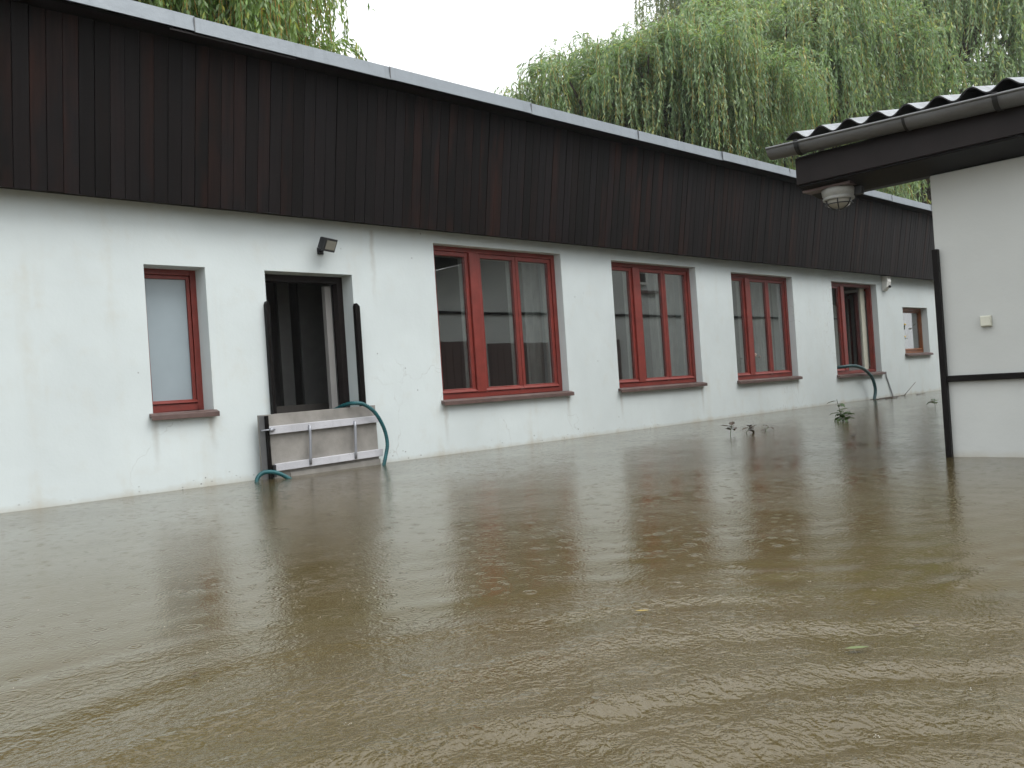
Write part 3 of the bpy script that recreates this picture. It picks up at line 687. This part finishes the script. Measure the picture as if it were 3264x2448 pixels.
def pot_plant(xx, y, z, s, label, petals):
    t = empty('pot_plant', (xx, y, z), label, 'plant'); rng = random.Random(int(xx * 10))
    MB().lathe([(0, 0), (.05 * s, 0), (.07 * s, .10 * s), (.075 * s, .10 * s), (.075 * s, .12 * s), (0, .12 * s)], (xx, y, z), 16).build('pot', 'terracotta', t)
    m = MB(); f_ = MB()
    for k in range(46):
        a = rng.uniform(0, 6.28); e = rng.uniform(.3, 1.3); L = rng.uniform(.12, .34) * s; d = Vector((math.cos(a) * math.cos(e), math.sin(a) * math.cos(e), math.sin(e)))
        b = Vector((xx, y, z + .12 * s)) + d * L * rng.uniform(.2, 1); w = d.cross(Vector((0, 0, 1))).normalized() * .022 * s; t_ = b + d * .09 * s + Vector((0, 0, -.02 * s))
        m.add([b, (b + t_) / 2 + w, t_, (b + t_) / 2 - w], [(0, 1, 2, 3)])
        if k % 5 == 0: f_.lathe([(0, 0), (.022 * s, .006), (.012 * s, .018), (0, .02)], t_, 7, (d.x, d.y, d.z))
    m.build('leaves', 'weed', t); f_.build('flowers', petals, t)
pot_plant(11.33, D + .27, .56, .9, 'flowering pot plant on the sill inside the third large window', 'petal')
pot_plant(16.80, D + .27, .80, 1.25, 'green pot plant inside the small orange brown window', 'petal_y')

# ------------------------------------------------------------------ weeds and leaves in the water
def leaf(m, b, d, L, w, droop=.3, up=Vector((0, 0, 1))):
    d = d.normalized(); s = d.cross(up); s = s.normalized() if s.length > .05 else Vector((1, 0, 0)); n = s.cross(d)
    p1 = b + d * L * .35; p2 = b + d * L * .7 - up * L * droop * .3; p3 = b + d * L - up * L * droop
    m.add([b, p1 + s * w, p2 + s * w * .8, p3, p2 - s * w * .8, p1 - s * w, p1 - n * w * .25, p2 - n * w * .2], [(0, 1, 6), (0, 6, 5), (1, 2, 7, 6), (6, 7, 4, 5), (2, 3, 7), (7, 3, 4)])
def sprig(loc, h, n, label, mat, lean=(0, 0), L=.1, seed=0, low=0.):
    rng = random.Random(seed); t = empty('water_plant', (loc[0], loc[1], 0), label, 'plant')
    top = Vector((loc[0] + lean[0], loc[1] + lean[1], h)); base = Vector((loc[0], loc[1], -.3)); st = MB()
    st.tube(catmull([base, Vector((loc[0], loc[1], -.02)), (top + Vector((loc[0], loc[1], 0))) / 2, top], 4), .0028, 6).build('stem', 'weed', t)
    m = MB()
    for k in range(n):
        f = low + (1 - low) * (k + .5) / n; b = Vector((loc[0], loc[1], 0)).lerp(top, f); a = rng.uniform(0, 6.28)
        leaf(m, b, Vector((math.cos(a), math.sin(a), rng.uniform(.0, .7))), L * rng.uniform(.6, 1.2), L * .30, rng.uniform(.1, .6))
    m.build('leaves', mat, t); return t
sprig((9.25, 4.41), .24, 7, 'leafy green weed standing up out of the flood water below the open window', 'weed', (.0, .05), .11, 3)
sprig((9.16, 4.36), .09, 16, 'low clump of green leaves at the foot of the upright weed', 'weed', (.06, .0), .12, 5)
sprig((9.48, 4.55), .11, 8, 'short green sprig just right of the upright weed', 'weed', (.12, .02), .09, 9)
sprig((7.33, 4.63), .10, 7, 'dark drooping leaf tip in the water before the third large window', 'deadleaf', (.03, .0), .10, 12, .5)
sprig((7.60, 4.62), .06, 8, 'small brown leaf tuft right of the dark leaf tip', 'deadleaf', (.08, .0), .09, 15, .4)
sprig((7.90, 4.58), .04, 5, 'thin brown floating sprig pointing right near the leaf tufts', 'deadleaf', (.12, .03), .07, 16)
sprig((11.9, 4.40), .08, 8, 'dark leaf tuft in the water by the outbuilding corner', 'weed', (.05, .02), .10, 21, .3)
def float_leaf(name, loc, ang, L, w, mat, label):
    m = MB(); leaf(m, Vector((0, 0, .006)), Vector((math.cos(ang), math.sin(ang), .02)), L, w, .03)
    o = m.build(name, mat); o.location = (loc[0], loc[1], .002); return tag(o, label, 'leaf')
float_leaf('floating_leaf', (1.745, 1.42), -.75, .040, .006, 'yellowleaf', 'small yellow leaf floating on the brown water')
float_leaf('floating_leaf', (1.74, .86), -.7, .055, .008, 'paleleaf', 'pale green leaf floating in the near right water')
float_leaf('floating_leaf', (.80, 1.93), .3, .020, .006, 'deadleaf', 'tiny dark leaf scrap floating in the left foreground')
float_leaf('floating_leaf', (1.98, .80), .9, .016, .006, 'deadleaf', 'tiny dark fleck floating right of the pale green leaf')
float_leaf('floating_leaf', (7.2, 3.35), .4, .13, .028, 'deadleaf', 'brown leaf floating between the building and the outbuilding corner')
db = MB(); rng = random.Random(4)
for k in range(16):
    bx_, by_ = 15.3 + rng.uniform(-.9, 1.1), D - .22 + rng.uniform(-.15, .12); a = rng.uniform(-.5, .5); L = rng.uniform(.15, .5)
    db.tube([(bx_, by_, .004), (bx_ + L * math.cos(a), by_ + L * .3 * math.sin(a), rng.choice((.006, .008, .010, .02)))], .004, 5)
db.tube([(15.75, D - .2, .0), (16.25, D - .22, .22)], .005, 5)
tag(db.build('floating_straw', 'deadleaf'), 'drift of brown straw and stalks against the wall right of the green hose', 'straw', kind='stuff')

# ------------------------------------------------------------------ rain splashes on the water
sp = MB(); rng = random.Random(11)
def ball(c_, r_): sp.lathe([(0, -r_), (r_ * .8, -r_ * .5), (r_ * .95, .1 * r_), (r_ * .6, r_ * .8), (0, r_ * 1.1)], c_, 6)
for k in range(130):
    dist = 1.5 * (8. / 1.5) ** rng.random(); a = YAW + rng.uniform(-.56, .52); cx_, cy_ = dist * math.sin(a), dist * math.cos(a)
    if cy_ > D - .3 or (cx_ > 5.4 and cy_ < 2.2): continue
    s_ = rng.uniform(.25, .6)
    for q in range(rng.randint(3, 7)):
        b = rng.uniform(0, 6.28); u = rng.uniform(.3, 1.); ball((cx_ + .009 * u * s_ * math.cos(b), cy_ + .009 * u * s_ * math.sin(b), rng.uniform(.0005, .007) * s_), rng.uniform(.0006, .0016) * s_)
tag(sp.build('rain_splashes', 'splash'), 'small splashes where raindrops hit the flood water', 'splash', kind='stuff')

# ------------------------------------------------------------------ weeping willows
def willow(name, base, trunk_h, mounds, label, mat, strands, leaves, lsize, lenr, seed, tw=.0055, twig_every=2):
    rg = np.random.default_rng(seed); root = empty(name, (base[0], base[1], 0), label, 'tree', 'weeping willows behind the long building')
    bx, by = base; fork = Vector((bx, by, trunk_h)); tr = MB()
    tr.tube(catmull([(bx, by, -1.0), (bx + .1, by, trunk_h * .45), fork, fork + Vector((.2, .1, trunk_h * .35))], 6), list(np.linspace(.55, .26, 19)), 12); tr.build('trunk', 'bark', root)
    lm = MB(); MC = np.array([m_[:3] for m_ in mounds]); MR = np.array([m_[3] for m_ in mounds])
    for (mx_, my_, mz_, mr_) in mounds:
        q = Vector((mx_, my_, mz_ - .15 * mr_)); st = fork + Vector((0, 0, rg.uniform(-.3, trunk_h * .3))); mid = st.lerp(q, .5) + Vector((rg.uniform(-.4, .4), rg.uniform(-.4, .4), .10 * (q - st).length + .3))
        lm.tube(catmull([st, mid, q], 5), list(np.linspace(.13, .025, 11)), 6)
    lm.build('limbs', 'bark', root)
    n = len(mounds) * strands; mi = np.repeat(np.arange(len(mounds)), strands)
    TS = 9; ti = mi * TS + rg.integers(0, TS, n); nt = len(mounds) * TS; ang = rg.uniform(0, 2 * np.pi, nt)[ti] + rg.normal(0, .16, n); rr = MR[mi] * np.clip(np.sqrt(rg.uniform(.04, 1.1, nt))[ti] + rg.normal(0, .07, n), .02, 1.2); up = MR[mi] * rg.uniform(.05, .45, n)
    L = rg.uniform(lenr[0], lenr[1], nt)[ti] * rg.uniform(.55, 1., n); start = MC[mi] + rg.normal(0, .12, (n, 3)) * MR[mi][:, None]
    sway = rg.normal(0, .07, (nt, 2))[ti] + rg.normal(0, .025, (n, 2))
    K = leaves; t = (np.arange(K)[None] + rg.uniform(0, 1, (n, K))) / K
    def path(t_):
        o_ = 1 - (1 - np.clip(t_ / .42, 0, 1)) ** 2; x_ = start[:, None, 0] + (np.cos(ang) * rr)[:, None] * o_ + sway[:, None, 0] * t_ ** 2 * L[:, None]
        y_ = start[:, None, 1] + (np.sin(ang) * rr)[:, None] * o_ + sway[:, None, 1] * t_ ** 2 * L[:, None]
        z_ = start[:, None, 2] + up[:, None] * np.sin(np.clip(t_ / .42, 0, 1) * np.pi * .75) * 1.0 - L[:, None] * np.clip(t_ - .12, 0, None) ** 1.35
        return np.stack([x_, y_, z_], -1)
    p = path(t); tg = path(np.clip(t + .02, 0, 1.05)) - p; tg /= np.linalg.norm(tg, axis=-1, keepdims=True) + 1e-9
    p = p.reshape(-1, 3); tg = tg.reshape(-1, 3); N = len(p)
    side = rg.normal(0, 1, (N, 3)); side -= tg * (side * tg).sum(1, keepdims=True); side /= np.linalg.norm(side, axis=1, keepdims=True)
    d = tg * .75 + side * rg.uniform(.15, .75, (N, 1)) + np.array([0, 0, -.35]); d /= np.linalg.norm(d, axis=1, keepdims=True)
    w = np.cross(d, rg.normal(0, 1, (N, 3))); w /= np.linalg.norm(w, axis=1, keepdims=True)
    Ls = lsize[0] * rg.uniform(.6, 1.25, (N, 1)); Ws = lsize[1] * rg.uniform(.7, 1.2, (N, 1))
    V_ = np.stack([p, p + d * Ls * .45 + w * Ws, p + d * Ls, p + d * Ls * .45 - w * Ws], 1).reshape(-1, 3)
    cr = np_mesh('crown', V_, np.arange(N * 4).reshape(-1, 4), mat); attach(cr, root)
    # the drooping yellow twigs that carry the leaves: thin flat ribbons crossed in pairs
    sel = np.arange(0, n, twig_every); tt = np.linspace(0, .97, 7)[None].repeat(n, 0); q = path(tt)[sel]; ns = len(sel)
    off = np.stack([np.cos(ang[sel]), np.sin(ang[sel]), np.zeros(ns)], 1)[:, None] * tw; off2 = np.stack([-np.sin(ang[sel]), np.cos(ang[sel]), np.zeros(ns)], 1)[:, None] * tw
    rows = np.stack([q + off, q - off * .5 + off2 * .87, q - off * .5 - off2 * .87], 2)   # three-sided stems
    Vt = rows.reshape(-1, 3); b0 = (np.arange(ns)[:, None] * 21 + np.arange(6)[None] * 3).ravel()
    Ft = np.concatenate([np.stack([b0 + k, b0 + (k + 1) % 3, b0 + 3 + (k + 1) % 3, b0 + 3 + k], 1) for k in range(3)])
    tw_o = np_mesh('twigs', Vt, Ft, 'twig'); attach(tw_o, root)
    return root
def dome(c, rad, top, bot, n, seed, mr=(.9, 1.6), inner=.25, pw=.4):
    rg = np.random.default_rng(seed); out = []
    while len(out) < n:
        u = rg.uniform(-1, 1, 2); r_ = math.hypot(*u)
        if r_ > 1 or (u[1] > .45 and rg.random() < .5): continue
        zt = bot + (top - bot) * math.sqrt(max(0., 1 - r_ ** 2)) ** pw
        z = zt - (zt - bot) * (rg.uniform(.1, .8) if rg.random() < inner else .08 * rg.random())
        out.append((c[0] + u[0] * rad, c[1] + u[1] * rad, z + rg.uniform(-.5, .2), rg.uniform(*mr)))
    return out
willow('willow_tree', (20.4, 15.0), 4.0, dome((20.4, 15.0), 3.8, 9.9, 4.2, 112, 1, (.8, 1.4), .4, .2), 'nearest weeping willow over the middle of the roof, left edge against the sky', 'leaf', 46, 46, (.16, .019), (1.3, 3.0), 21)
willow('willow_tree', (40.0, 23.5), 8.0, dome((40.0, 23.5), 6.0, 21.5, 9, 70, 2, (1.1, 2.0)), 'tallest grey green willow rising behind the nearest willow', 'leaf_far', 40, 36, (.22, .030), (2.0, 4.5), 22)
willow('willow_tree', (28.2, 15.2), 5.5, dome((28.2, 15.2), 5.2, 13.4, 4.5, 115, 3, (.9, 1.7), .35), 'broad green willow seen left of the end of the gutter', 'leaf', 44, 44, (.18, .024), (1.5, 3.5), 23)
willow('willow_tree', (41.0, 15.6), 6.5, dome((41.0, 15.6), 7.4, 19.5, 5.5, 150, 5, (1.2, 2.1), .45), 'big green willow above the corrugated roof at the right edge', 'leaf', 42, 40, (.23, .033), (1.8, 4.2), 25)
willow('willow_tree', (4.55, 12.3), 5.0, dome((4.5, 12.3), 2.8, 9.6, 4.8, 105, 4, (.7, 1.2), .4), 'bright green willow hanging over the left end of the roof', 'leaf_near', 46, 52, (.13, .016), (1.4, 3.0), 24)

# ------------------------------------------------------------------ rain haze
hz = MB().box(-70, 95, -60, 60, -2.5, 30).build('haze', 'black'); hz.data.materials.clear()
hm = bpy.data.materials.new('rain_haze'); hm.use_nodes = True; ht = hm.node_tree; ht.nodes.remove(ht.nodes['Principled BSDF'])
pv = ht.nodes.new('ShaderNodeVolumePrincipled'); pv.inputs['Color'].default_value = (.93, .96, .98, 1); pv.inputs['Density'].default_value = .0006
ht.links.new(pv.outputs[0], ht.nodes['Material Output'].inputs['Volume']); hz.data.materials.append(hm)
tag(hz, 'thin rain haze in the air of the yard', 'haze', kind='stuff')
